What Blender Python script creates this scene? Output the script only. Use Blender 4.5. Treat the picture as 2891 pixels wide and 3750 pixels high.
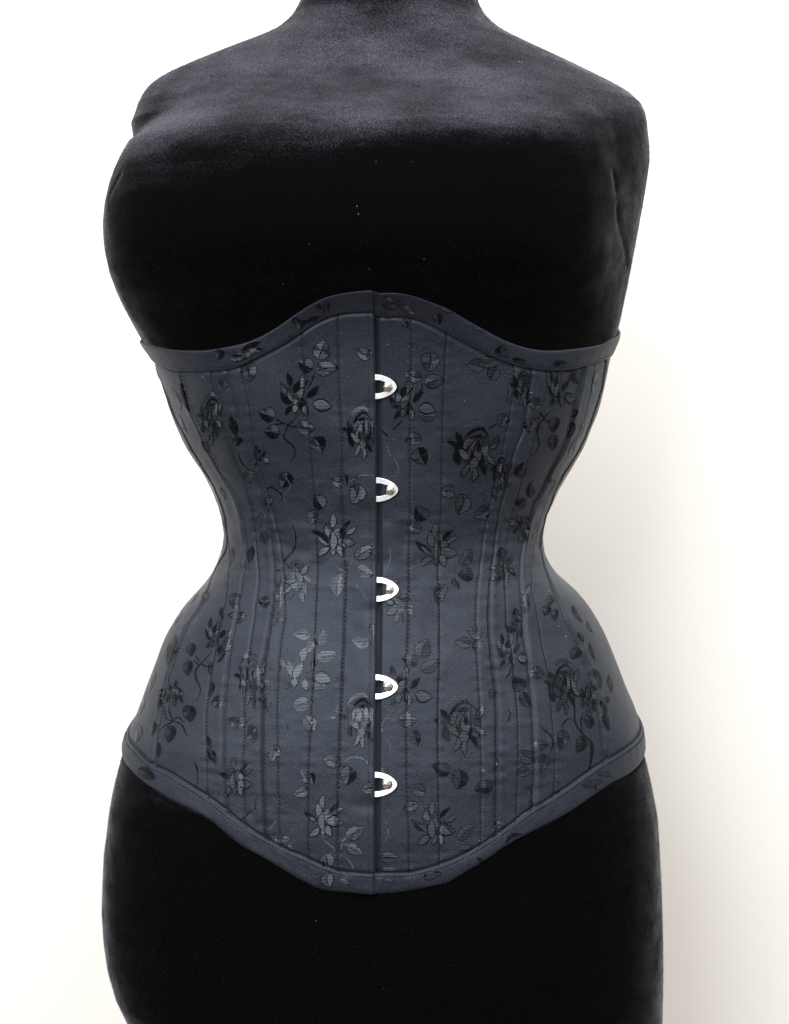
import bpy, math, random
import numpy as np
random.seed(7); RNG = np.random.default_rng(11)
for _o in list(bpy.data.objects): bpy.data.objects.remove(_o)
scene = bpy.context.scene; col = scene.collection

# ------------------------------------------------------------------ camera
PXW, PXH = 2891.0, 3750.0                      # size of the photograph
Z0, CAM_D, CAM_UP = 1.05, 1.15, 0.06
PITCH = math.atan2(CAM_UP, CAM_D)
FPX = PXH/0.6825*math.hypot(CAM_D, CAM_UP)     # focal length in photo pixels
CAM = np.array([0.0, -CAM_D, Z0 + CAM_UP])
FWD = np.array([0, math.cos(PITCH), -math.sin(PITCH)])
UPV = np.array([0, math.sin(PITCH), math.cos(PITCH)])
cam = bpy.data.cameras.new('camera'); cam_ob = bpy.data.objects.new('camera', cam); col.objects.link(cam_ob)
cam.sensor_fit = 'VERTICAL'; cam.sensor_height = 24.0; cam.lens = 24.0*FPX/PXH
cam.clip_start = 0.02; cam.clip_end = 50
cam_ob.location = CAM.tolist(); cam_ob.rotation_euler = (math.pi/2 - PITCH, 0, 0)
scene.camera = cam_ob

# ------------------------------------------------------------------ light
world = bpy.data.worlds.new('World'); scene.world = world; world.use_nodes = True
bg = world.node_tree.nodes['Background']
bg.inputs['Color'].default_value = (0.985, 0.99, 1.0, 1); bg.inputs['Strength'].default_value = 0.57
from mathutils import Vector
def area_lamp(name, loc, aim, sx, sy, watts, colour):
    d = bpy.data.lights.new(name, 'AREA'); d.shape = 'RECTANGLE'; d.size = sx; d.size_y = sy
    d.energy = watts; d.color = colour
    o = bpy.data.objects.new(name, d); col.objects.link(o); o.location = loc
    o.rotation_euler = (Vector(aim) - Vector(loc)).to_track_quat('-Z', 'Y').to_euler()
    return o
area_lamp('window_light', (-0.70, -1.80, 1.85), (0.0, 0.1, 1.08), 1.0, 1.0, 46, (0.95, 0.975, 1.0))
area_lamp('ceiling_light', (0.25, -1.00, 2.62), (0.05, 0.05, 1.05), 2.2, 1.0, 60, (1.0, 0.985, 0.965))
vs = scene.view_settings
vs.view_transform = 'Standard'; vs.look = 'None'; vs.exposure = 0.0; vs.gamma = 1.0; vs.use_curve_mapping = False
scene.render.engine = 'CYCLES'
scene.cycles.max_bounces = 6

# ------------------------------------------------------------------ materials
def new_mat(name):
    m = bpy.data.materials.new(name); m.use_nodes = True
    nt = m.node_tree; b = nt.nodes['Principled BSDF']
    return m, nt, b
def N(nt, kind, **kw):
    n = nt.nodes.new(kind)
    for k, v in kw.items():
        if k.startswith('i_'): n.inputs[k[2:].replace('_', ' ')].default_value = v
        else: setattr(n, k, v)
    return n
def ramp(nt, src, p0, c0, p1, c1):
    r = nt.nodes.new('ShaderNodeValToRGB'); e = r.color_ramp.elements
    e[0].position, e[0].color = p0, (*c0, 1); e[1].position, e[1].color = p1, (*c1, 1)
    nt.links.new(src, r.inputs['Fac']); return r.outputs['Color']
def bump(nt, b, height, strength, dist):
    n = nt.nodes.new('ShaderNodeBump'); n.inputs['Strength'].default_value = strength; n.inputs['Distance'].default_value = dist
    nt.links.new(height, n.inputs['Height']); nt.links.new(n.outputs['Normal'], b.inputs['Normal'])

def mat_velvet():
    """short black pile; lit nap painted as grey base colour where the form faces upwards"""
    m, nt, b = new_mat('black_velvet'); L = nt.links.new
    tc = N(nt, 'ShaderNodeTexCoord')
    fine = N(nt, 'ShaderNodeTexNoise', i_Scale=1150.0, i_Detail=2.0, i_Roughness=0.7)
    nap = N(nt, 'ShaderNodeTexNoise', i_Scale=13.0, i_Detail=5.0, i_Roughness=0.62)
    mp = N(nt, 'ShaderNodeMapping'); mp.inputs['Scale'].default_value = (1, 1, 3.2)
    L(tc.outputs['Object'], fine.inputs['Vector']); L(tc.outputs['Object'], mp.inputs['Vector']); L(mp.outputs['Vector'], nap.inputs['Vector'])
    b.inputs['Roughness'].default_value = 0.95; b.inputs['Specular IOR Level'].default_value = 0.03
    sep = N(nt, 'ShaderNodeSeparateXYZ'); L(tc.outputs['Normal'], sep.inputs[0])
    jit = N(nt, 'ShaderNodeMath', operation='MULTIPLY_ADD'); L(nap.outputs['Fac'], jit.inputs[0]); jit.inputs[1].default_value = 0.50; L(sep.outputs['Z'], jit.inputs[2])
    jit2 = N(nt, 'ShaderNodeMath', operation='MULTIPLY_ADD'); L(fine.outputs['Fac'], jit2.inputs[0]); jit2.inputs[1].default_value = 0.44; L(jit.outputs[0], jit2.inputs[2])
    top_sheen = N(nt, 'ShaderNodeMapRange', interpolation_type='SMOOTHSTEP'); L(jit2.outputs[0], top_sheen.inputs['Value'])  # mask for the overhead sheen painted into the base colour
    top_sheen.inputs['From Min'].default_value = TOP_SHEEN0; top_sheen.inputs['From Max'].default_value = TOP_SHEEN1
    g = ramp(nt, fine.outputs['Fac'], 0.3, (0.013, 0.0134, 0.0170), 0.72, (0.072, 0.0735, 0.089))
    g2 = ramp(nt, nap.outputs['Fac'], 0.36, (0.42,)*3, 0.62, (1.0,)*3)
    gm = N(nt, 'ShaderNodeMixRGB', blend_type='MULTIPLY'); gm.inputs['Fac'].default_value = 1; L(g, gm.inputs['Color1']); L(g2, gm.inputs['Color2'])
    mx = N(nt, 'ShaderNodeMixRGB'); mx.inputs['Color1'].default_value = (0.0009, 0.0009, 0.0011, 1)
    L(top_sheen.outputs['Result'], mx.inputs['Fac']); L(gm.outputs['Color'], mx.inputs['Color2']); L(mx.outputs['Color'], b.inputs['Base Color'])
    a = ramp(nt, fine.outputs['Fac'], 0.28, (0.25, 0.25, 0.27), 0.74, (0.85, 0.85, 0.92))
    nap2 = N(nt, 'ShaderNodeTexNoise', i_Scale=60.0, i_Detail=4.0, i_Roughness=0.7); L(tc.outputs['Object'], nap2.inputs['Vector'])
    a2 = ramp(nt, nap2.outputs['Fac'], 0.35, (0.25,)*3, 0.65, (1.0,)*3)
    sm = N(nt, 'ShaderNodeMixRGB', blend_type='MULTIPLY'); sm.inputs['Fac'].default_value = 1; L(a, sm.inputs['Color1']); L(a2, sm.inputs['Color2'])
    L(sm.outputs['Color'], b.inputs['Sheen Tint'])
    b.inputs['Sheen Weight'].default_value = 0.7; b.inputs['Sheen Roughness'].default_value = 0.27
    bump(nt, b, fine.outputs['Fac'], 0.4, 0.0005)
    return m
TOP_SHEEN0, TOP_SHEEN1 = 0.61, 1.20
def mat_satin(name='blue_black_satin', k=1.0):
    m, nt, b = new_mat(name); L = nt.links.new
    tc = N(nt, 'ShaderNodeTexCoord')
    fine = N(nt, 'ShaderNodeTexNoise', i_Scale=1000.0, i_Detail=3.0, i_Roughness=0.8)
    broad = N(nt, 'ShaderNodeTexNoise', i_Scale=22.0, i_Detail=3.0)
    mp = N(nt, 'ShaderNodeMapping'); mp.inputs['Scale'].default_value = (1.3, 1.3, 0.7)
    L(tc.outputs['Object'], mp.inputs['Vector']); L(mp.outputs['Vector'], fine.inputs['Vector']); L(tc.outputs['Object'], broad.inputs['Vector'])
    a = ramp(nt, fine.outputs['Fac'], 0.25, (0.0010*k, 0.0014*k, 0.0026*k), 0.70, (0.0190*k, 0.0228*k, 0.0338*k))
    c = ramp(nt, broad.outputs['Fac'], 0.3, (0.9, 0.9, 0.9), 0.7, (1.05, 1.05, 1.05))
    mx = N(nt, 'ShaderNodeMixRGB', blend_type='MULTIPLY'); mx.inputs['Fac'].default_value = 1
    L(a, mx.inputs['Color1']); L(c, mx.inputs['Color2']); L(mx.outputs['Color'], b.inputs['Base Color'])
    b.inputs['Roughness'].default_value = 0.46; b.inputs['Specular IOR Level'].default_value = 0.33
    b.inputs['Specular Tint'].default_value = (0.78, 0.87, 1.0, 1); b.inputs['Anisotropic'].default_value = 0.5
    tg = N(nt, 'ShaderNodeTangent', direction_type='RADIAL', axis='Z'); L(tg.outputs['Tangent'], b.inputs['Tangent'])
    b.inputs['Sheen Weight'].default_value = 0.05; b.inputs['Sheen Roughness'].default_value = 0.4
    b.inputs['Sheen Tint'].default_value = (0.8, 0.85, 1, 1)
    bump(nt, b, fine.outputs['Fac'], 0.65, 0.0005)
    return m
def mat_float(name, weft, rot, base, aniso, rough, spec):
    """woven floats of the brocade: rows of parallel threads, glossy across the thread"""
    m, nt, b = new_mat(name); L = nt.links.new
    tc = N(nt, 'ShaderNodeTexCoord')
    wv = N(nt, 'ShaderNodeTexWave', wave_type='BANDS', bands_direction='Z' if weft else 'X', i_Scale=370.0, i_Distortion=1.2, i_Detail=1.0)
    wv.inputs['Detail Scale'].default_value = 1.2
    L(tc.outputs['Object'], wv.inputs['Vector'])
    fine = N(nt, 'ShaderNodeTexNoise', i_Scale=1100.0, i_Detail=1.0)
    L(tc.outputs['Object'], fine.inputs['Vector'])
    a = ramp(nt, wv.outputs['Fac'], 0.15, tuple(0.25*x for x in base), 0.6, base)
    c = ramp(nt, fine.outputs['Fac'], 0.35, (0.45,)*3, 0.62, (1.15,)*3)
    mx = N(nt, 'ShaderNodeMixRGB', blend_type='MULTIPLY'); mx.inputs['Fac'].default_value = 1
    L(a, mx.inputs['Color1']); L(c, mx.inputs['Color2']); L(mx.outputs['Color'], b.inputs['Base Color'])
    s = N(nt, 'ShaderNodeMath', operation='MULTIPLY'); s.inputs[1].default_value = spec
    L(wv.outputs['Fac'], s.inputs[0]); L(s.outputs[0], b.inputs['Specular IOR Level'])
    b.inputs['Roughness'].default_value = rough; b.inputs['Anisotropic'].default_value = aniso
    b.inputs['Anisotropic Rotation'].default_value = rot
    b.inputs['Specular Tint'].default_value = (0.80, 0.88, 1.0, 1)
    tg = N(nt, 'ShaderNodeTangent', direction_type='RADIAL', axis='Z'); L(tg.outputs['Tangent'], b.inputs['Tangent'])
    return m
def mat_simple(name, colr, rough, spec=0.4, metal=0.0, noise=0.0, nscale=400.0):
    m, nt, b = new_mat(name)
    b.inputs['Base Color'].default_value = (*colr, 1); b.inputs['Roughness'].default_value = rough
    b.inputs['Specular IOR Level'].default_value = spec; b.inputs['Metallic'].default_value = metal
    if noise:
        tc = N(nt, 'ShaderNodeTexCoord'); n = N(nt, 'ShaderNodeTexNoise', i_Scale=nscale, i_Detail=4.0)
        nt.links.new(tc.outputs['Object'], n.inputs['Vector'])
        c = ramp(nt, n.outputs['Fac'], 0.3, tuple(x*(1-noise) for x in colr), 0.7, tuple(min(1, x*(1+noise)) for x in colr))
        nt.links.new(c, b.inputs['Base Color'])
        r = N(nt, 'ShaderNodeMapRange'); r.inputs['To Min'].default_value = rough*0.75; r.inputs['To Max'].default_value = min(1, rough*1.3)
        nt.links.new(n.outputs['Fac'], r.inputs['Value']); nt.links.new(r.outputs['Result'], b.inputs['Roughness'])
    return m
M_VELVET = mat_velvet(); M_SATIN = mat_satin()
M_WEFT = mat_float('weft_float_threads', True, 0.25, (0.009, 0.0105, 0.0145), 0.85, 0.46, 1.25)
M_WARP = mat_float('warp_float_threads', False, 0.0, (0.0032, 0.0036, 0.0052), 0.85, 0.34, 0.4)
M_MIX = mat_float('half_bound_float_threads', True, 0.25, (0.0060, 0.0068, 0.0098), 0.8, 0.46, 0.8)
M_THREAD = mat_simple('black_sewing_thread', (0.004, 0.004, 0.006), 0.7, 0.25)
M_STEEL = mat_simple('nickel_plated_steel', (0.94, 0.94, 0.94), 0.48, 0.5, 1.0, 0.08, 500.0)
M_STUD = mat_simple('polished_steel', (0.82, 0.81, 0.80), 0.07, 0.5, 1.0)
M_PILE = mat_simple('velvet_fibre', (0.010, 0.010, 0.012), 0.8, 0.15)
M_LINT = mat_simple('white_lint', (0.75, 0.74, 0.70), 0.9, 0.2)
M_FUZZ = mat_simple('tan_thread', (0.13, 0.12, 0.105), 0.8, 0.2)
M_WALL = mat_simple('white_wall_paint', (0.90, 0.875, 0.83), 0.85, 0.2, 0.0, 0.012, 6.0)
M_FLOOR = mat_simple('brown_wood_floor', (0.13, 0.09, 0.06), 0.45, 0.4, 0.0, 0.3, 9.0)
M_POLE = mat_simple('dark_stand_metal', (0.03, 0.03, 0.032), 0.4, 0.5)

# ------------------------------------------------------------------ mesh helpers
def link(name, mesh, mat, parent=None):
    o = bpy.data.objects.new(name, mesh); col.objects.link(o)
    if mat: mesh.materials.append(mat)
    o.parent = parent
    return o
def mesh_from(name, V, F, smooth=True):
    me = bpy.data.meshes.new(name)
    V = np.asarray(V, np.float32); F = np.asarray(F, np.int32)
    me.vertices.add(len(V)); me.vertices.foreach_set('co', V.ravel())
    k = F.shape[1]
    me.loops.add(F.size); me.loops.foreach_set('vertex_index', F.ravel())
    me.polygons.add(len(F)); me.polygons.foreach_set('loop_start', np.arange(0, F.size, k, dtype=np.int32))
    me.polygons.foreach_set('loop_total', np.full(len(F), k, np.int32))
    me.polygons.foreach_set('use_smooth', np.full(len(F), smooth))
    me.update(calc_edges=True); me.validate()
    return me
def grid_faces(nr, nc, wrap=False):
    i = np.arange(nr-1)[:, None]; j = np.arange(nc if wrap else nc-1)[None, :]
    a = i*nc + j; b = i*nc + (j+1) % nc
    return np.stack([a, b, b+nc, a+nc], -1).reshape(-1, 4)
def empty(name, loc, label, cat, group=None):
    o = bpy.data.objects.new(name, None); col.objects.link(o); o.location = loc
    o.empty_display_size = 0.05
    o['label'] = label; o['category'] = cat
    if group: o['group'] = group
    return o
def revolve(name, prof, mat, parent, centre=(0, 0, 0), n=40, axis=None):
    V = []; nr = len(prof)
    for r, h in prof:
        for k in range(n):
            a = 2*math.pi*k/n; V.append((r*math.cos(a), r*math.sin(a), h))
    V = np.array(V)
    if axis is not None:
        X, Y, Zx = axis; V = V[:, :1]*X + V[:, 1:2]*Y + V[:, 2:3]*Zx
    V = V + np.asarray(centre)
    return link(name, mesh_from(name, V, grid_faces(nr, n, True)), mat, parent)

# ------------------------------------------------------------------ torso surface r(phi, z); front is phi = 90 degrees, phi grows towards the left arm side seen left
def project(P):
    d = np.asarray(P) - CAM; w = d @ FWD
    return PXW/2 + FPX*d[..., 0]/w, PXH/2 - FPX*(d @ UPV)/w
CX = -0.006
WV = [-160, -150, -140, -130, -120, -110, -100, -90, -80, -70, -60, -50, -40, -30, -20, -10, 0, 10, 20, 30, 40, 50, 60, 70, 80, 90, 100, 110, 120, 130, 140, 150, 160, 170, 180, 190, 200, 210, 220, 240, 260, 280, 300, 320, 340, 360, 380, 400, 420, 440, 460, 480, 500, 520, 540, 560, 580, 600, 620, 640, 660, 680, 700, 720, 740, 760, 780, 800, 820, 840, 860, 880, 900, 920, 940, 960, 980, 1000, 1020, 1040, 1060, 1080, 1100, 1120, 1140, 1160, 1180, 1200, 1220, 1240, 1260, 1280, 1300, 1320, 1340, 1360, 1380, 1400, 1420, 1440, 1460, 1480, 1500, 1520, 1540, 1560, 1580, 1600, 1620, 1640, 1660, 1680, 1700, 1720, 1740, 1760, 1820, 1880, 1940, 2000, 2060, 2120, 2180, 2240, 2300, 2360]
WL = [524, 524, 524, 524, 524, 524, 524, 524, 524, 524, 524, 524, 524, 524, 524, 526, 531, 542, 557, 573, 590, 610, 635, 668, 708, 760, 828, 910, 996, 1080, 1161, 1240, 1314, 1385, 1450, 1504, 1545, 1574, 1595, 1626, 1643, 1668, 1654, 1639, 1632, 1618, 1604, 1590, 1578, 1573, 1571, 1569, 1566, 1564, 1562, 1561, 1563, 1567, 1570, 1573, 1577, 1590, 1597, 1575, 1545, 1520, 1504, 1493, 1475, 1458, 1440, 1420, 1396, 1368, 1341, 1308, 1267, 1224, 1187, 1153, 1125, 1103, 1088, 1078, 1074, 1079, 1093, 1119, 1152, 1200, 1256, 1311, 1361, 1405, 1443, 1474, 1499, 1521, 1544, 1567, 1590, 1611, 1632, 1656, 1687, 1716, 1734, 1745, 1762, 1779, 1796, 1811, 1824, 1835, 1844, 1851, 1874, 1884, 1890, 1881, 1859, 1809, 1719, 1623, 1621, 1621]
WR = [582, 582, 582, 582, 582, 582, 582, 582, 582, 582, 582, 582, 582, 582, 582, 583, 587, 596, 607, 619, 634, 653, 680, 712, 750, 799, 857, 921, 987, 1054, 1122, 1188, 1253, 1318, 1382, 1444, 1504, 1561, 1610, 1678, 1705, 1715, 1719, 1727, 1731, 1730, 1722, 1713, 1703, 1691, 1679, 1667, 1656, 1644, 1633, 1621, 1609, 1597, 1585, 1572, 1560, 1548, 1535, 1521, 1505, 1486, 1472, 1461, 1447, 1434, 1419, 1402, 1381, 1358, 1333, 1304, 1269, 1231, 1192, 1155, 1122, 1093, 1069, 1052, 1044, 1044, 1056, 1086, 1131, 1202, 1271, 1325, 1371, 1411, 1446, 1476, 1503, 1527, 1552, 1576, 1601, 1626, 1652, 1675, 1696, 1708, 1713, 1720, 1736, 1751, 1766, 1779, 1791, 1803, 1812, 1817, 1830, 1841, 1849, 1855, 1859, 1857, 1854, 1845, 1845, 1845]
WBL = [1100, 1100, 1100, 1100, 1100, 1100, 1100, 1100, 1100, 1100, 1100, 1100, 1100, 1100, 1100, 1100, 1100, 1100, 1100, 1100, 1100, 1100, 1100, 1100, 1100, 1100, 1100, 1100, 1100, 1100, 1101, 1105, 1114, 1125, 1138, 1150, 1163, 1175, 1188, 1221, 1260, 1313, 1408, 1524, 1614, 1652, 1685, 1714, 1738, 1754, 1770, 1778, 1784, 1783, 1780, 1773, 1760, 1748, 1727, 1708, 1690, 1669, 1648, 1642, 1642, 1642, 1642, 1642, 1642, 1642, 1642, 1642, 1642, 1642, 1642, 1642, 1642, 1642, 1642, 1642, 1642, 1642, 1642, 1642, 1642, 1642, 1642, 1642, 1642, 1642, 1642, 1642, 1642, 1642, 1642, 1642, 1642, 1642, 1642, 1642, 1642, 1642, 1642, 1642, 1642, 1642, 1642, 1642, 1642, 1642, 1642, 1642, 1642, 1642, 1642, 1642, 1642, 1642, 1642, 1642, 1642, 1642, 1642, 1642, 1642, 1642]
WBR = [1200, 1200, 1200, 1200, 1200, 1200, 1200, 1200, 1200, 1200, 1200, 1200, 1200, 1200, 1200, 1200, 1200, 1200, 1200, 1200, 1200, 1200, 1200, 1200, 1200, 1200, 1200, 1200, 1200, 1200, 1200, 1200, 1215, 1230, 1245, 1260, 1275, 1290, 1305, 1335, 1364, 1392, 1420, 1425, 1430, 1435, 1440, 1445, 1450, 1455, 1460, 1451, 1443, 1434, 1426, 1417, 1409, 1400, 1379, 1357, 1336, 1314, 1293, 1271, 1250, 1217, 1183, 1150, 1150, 1150, 1150, 1150, 1150, 1150, 1150, 1150, 1150, 1150, 1150, 1150, 1150, 1150, 1150, 1150, 1150, 1150, 1150, 1150, 1150, 1150, 1150, 1150, 1150, 1150, 1150, 1150, 1150, 1150, 1150, 1150, 1150, 1150, 1150, 1150, 1150, 1150, 1150, 1150, 1150, 1150, 1150, 1150, 1150, 1150, 1150, 1150, 1150, 1150, 1150, 1150, 1150, 1150, 1150, 1150, 1150, 1150]

TT = dict(v=np.array(WV, float), aL=np.array(WL)*1e-4, aR=np.array(WR)*1e-4, bL=np.array(WBL)*1e-4, bR=np.array(WBR)*1e-4)
def view_z(v):            # row of the 1684 x 2184 view -> height on the body axis plane
    return Z0 + (1092 - np.asarray(v, float))*0.3125e-3
_dep = np.array([  # view row, front depth mm, back depth mm, exponent
 (-160,54,60,2.0),(0,55,62,2.0),(40,57,66,2.0),(80,61,72,2.0),(120,67,78,2.05),(160,75,82,2.1),(200,84,86,2.15),
 (240,93,88,2.2),(280,100,90,2.25),(330,106,92,2.25),(430,110,92,2.25),(550,108,90,2.25),(640,104,86,2.25),
 (750,98,82,2.25),(900,90,76,2.25),(1000,84,72,2.25),(1150,79,70,2.25),(1250,83,76,2.3),(1400,95,92,2.35),
 (1600,107,106,2.4),(1800,112,112,2.4),(1950,111,112,2.4),(2184,107,106,2.4),(2400,100,98,2.4)])
_bust = np.array([ # view row, blend, front reach mm, exponent
 (150,0,100,2.2),(195,.03,107,2.2),(225,.10,115,2.25),(255,.28,122,2.3),(285,.55,129,2.35),(315,.80,135,2.4),(355,.96,140,2.4),(400,1,142,2.4),
 (480,1,144,2.4),(540,1,142,2.4),(590,.97,136,2.4),(625,.82,127,2.4),(655,.50,119,2.4),(690,.22,110,2.3),(740,.05,102,2.3),(780,0,96,2.3)])
def _smooth_interp(x, xp, fp):
    # Catmull-Rom-like (pchip-ish) interpolation, xp increasing
    xp = np.asarray(xp, float); fp = np.asarray(fp, float)
    h = np.diff(xp); d = np.diff(fp)/h
    m = np.zeros_like(fp); m[0] = d[0]; m[-1] = d[-1]
    s = (d[:-1]*d[1:]) > 0
    w1 = 2*h[1:]+h[:-1]; w2 = h[1:]+2*h[:-1]
    with np.errstate(divide='ignore', invalid='ignore'):
        hm = (w1+w2)/(w1/d[:-1] + w2/d[1:])
    m[1:-1] = np.where(s, hm, 0)
    x = np.clip(x, xp[0], xp[-1])
    i = np.clip(np.searchsorted(xp, x)-1, 0, len(xp)-2)
    t = (x-xp[i])/h[i]
    return ((2*t**3-3*t**2+1)*fp[i] + (t**3-2*t**2+t)*h[i]*m[i] + (-2*t**3+3*t**2)*fp[i+1] + (t**3-t**2)*h[i]*m[i+1])
def _table(rows):
    g = np.arange(-200, 2440, 4.0); k = np.exp(-0.5*(np.arange(-20, 21)*4.0/16.0)**2); k /= k.sum()
    out = [g]
    for c in range(1, rows.shape[1]):
        y = _smooth_interp(g, rows[:, 0], rows[:, c]); out.append(np.convolve(np.pad(y, 20, mode='edge'), k, 'valid'))
    return out
_DEP = _table(_dep); _BUST = _table(_bust)
def body_r(phi, z, T):
    """distance of the outer surface from the axis; T = dict of width tables by view row"""
    phi = np.asarray(phi, float); z = np.asarray(z, float)
    phi, z = np.broadcast_arrays(phi, z)
    v = 1092 - (z - Z0)/0.3125e-3
    c = np.cos(phi); s = np.sin(phi)
    aL = np.interp(v, T['v'], T['aL']); aR = np.interp(v, T['v'], T['aR'])
    f = np.interp(v, _DEP[0], _DEP[1])*1e-3
    b = np.interp(v, _DEP[0], _DEP[2])*1e-3
    n = np.interp(v, _DEP[0], _DEP[3])
    a = np.where(c < 0, aL, aR); d = np.where(s > 0, f, b)
    r = (np.abs(c/a)**n + np.abs(s/d)**n)**(-1/n)
    ve = v + np.where(v < 500, 30.0, 75.0)*(1-np.clip(s, 0, 1))*np.clip((500-v)/120, -1, 1)   # the bust mass reaches higher and lower at the arm sides
    m = np.interp(ve, _BUST[0], _BUST[1])
    k = (m > 1e-4) & (s > -0.5)
    if k.any():
        bl = np.interp(v, T['v'], T['bL'])[k]; br = np.interp(v, T['v'], T['bR'])[k]
        fr = np.interp(v, _BUST[0], _BUST[2])[k]*1e-3
        nb = np.interp(v, _BUST[0], _BUST[3])[k]
        yc = 0.040
        ck, sk = c[k], s[k]
        lo = np.zeros(ck.shape); hi = np.full(ck.shape, 0.30)
        bw = np.where(ck < 0, bl, br)
        dd = np.where(True, fr - yc, 0)
        for _ in range(26):
            mid = (lo+hi)/2
            x = mid*ck; y = mid*sk - yc
            db = np.where(y > 0, dd, 0.075)
            inside = (np.abs(x/bw)**nb + np.abs(y/db)**nb) < 1
            lo = np.where(inside, mid, lo); hi = np.where(inside, hi, mid)
        rb = lo
        e = rb - r[k]; w = 0.014
        r = r.copy()
        r[k] = r[k] + m[k]*(0.5*(e + np.sqrt(e*e + w*w)) - w*0.12)
    return r

def body(phi, z): return body_r(phi, z, TT)
def at(phi, z, off=0.0):
    phi, z = np.broadcast_arrays(np.asarray(phi, float), np.asarray(z, float))
    r = body(phi, z) + off
    return np.stack([CX + r*np.cos(phi), -r*np.sin(phi), z], -1)
def wrap_phi(p):                       # -90 .. 270 degrees
    return (p + math.pi/2) % (2*math.pi) - math.pi/2
def hit(px, off=0.0):
    """photo pixels (n,2) -> phi, z, ok on the surface offset by off"""
    px = np.asarray(px, float).reshape(-1, 2)
    d = FWD[None] + ((px[:, 0]-PXW/2)/FPX)[:, None]*np.array([1., 0, 0])[None] - ((px[:, 1]-PXH/2)/FPX)[:, None]*UPV[None]
    def g(t):
        P = CAM + d*t[:, None]; x = P[:, 0]-CX; y = -P[:, 1]
        return np.hypot(x, y) - body(np.arctan2(y, x), P[:, 2]) - off
    n = len(px); lo = np.full(n, 0.90); hi = np.full(n, np.nan); prev = g(lo)
    done = np.zeros(n, bool)
    for t in np.linspace(0.90, 1.24, 90)[1:]:
        tt = np.full(n, t); cur = g(tt)
        new = (~done) & (cur <= 0); hi[new] = t; done |= new
        lo[~done] = t
    ok = done.copy(); hi[~ok] = 1.16; lo[~ok] = 1.15
    for _ in range(22):
        mid = (lo+hi)/2; c = g(mid) <= 0
        hi = np.where(c, mid, hi); lo = np.where(c, lo, mid)
    P = CAM + d*hi[:, None]
    return wrap_phi(np.arctan2(-P[:, 1], P[:, 0]-CX)), P[:, 2], ok
def vnoise(x, y, seed):
    g = np.random.default_rng(seed).random((64, 64))
    xi = np.floor(x).astype(int); yi = np.floor(y).astype(int); fx = x-xi; fy = y-yi
    fx = fx*fx*(3-2*fx); fy = fy*fy*(3-2*fy)
    q = lambda a, b: g[a % 64, b % 64]
    return (q(xi, yi)*(1-fx)+q(xi+1, yi)*fx)*(1-fy) + (q(xi, yi+1)*(1-fx)+q(xi+1, yi+1)*fx)*fy - 0.5

# ------------------------------------------------------------------ lines of the corset, read off the photograph (pixels), turned into phi(z)
class Line:
    def __init__(self, px):
        p, z, ok = hit(dense(px)); p, z = p[ok], z[ok]
        o = np.argsort(z); self.z = z[o]; self.p = p[o]
        k = np.convolve(np.pad(self.p, 3, mode='edge'), np.ones(7)/7, 'valid'); self.p = k
        self.zmin, self.zmax = self.z[0], self.z[-1]
    def __call__(self, z):
        z = np.asarray(z, float)
        y = np.interp(z, self.z, self.p)
        m = min(12, len(self.z)-1)
        s0 = (self.p[m]-self.p[0])/(self.z[m]-self.z[0]+1e-9); s1 = (self.p[-1]-self.p[-1-m])/(self.z[-1]-self.z[-1-m]+1e-9)
        y = y + np.where(z < self.z[0], (z-self.z[0])*s0, 0) + np.where(z > self.z[-1], (z-self.z[-1])*s1, 0)
        return y
class Const:
    def __init__(self, deg): self.p0 = math.radians(deg)
    def __call__(self, z): return np.full(np.shape(z), self.p0)
def dense(px, step=8.0):
    px = np.asarray(px, float); out = []
    n = len(px)
    for i in range(n-1):
        p0 = px[max(i-1, 0)]; p1 = px[i]; p2 = px[i+1]; p3 = px[min(i+2, n-1)]
        k = max(1, int(np.hypot(*(p2-p1))/step))
        for j in range(k):
            t = j/k
            out.append(0.5*((2*p1)+(-p0+p2)*t+(2*p0-5*p1+4*p2-p3)*t*t+(-p0+3*p1-3*p2+p3)*t**3))
    out.append(px[-1]); return np.array(out)

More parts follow.
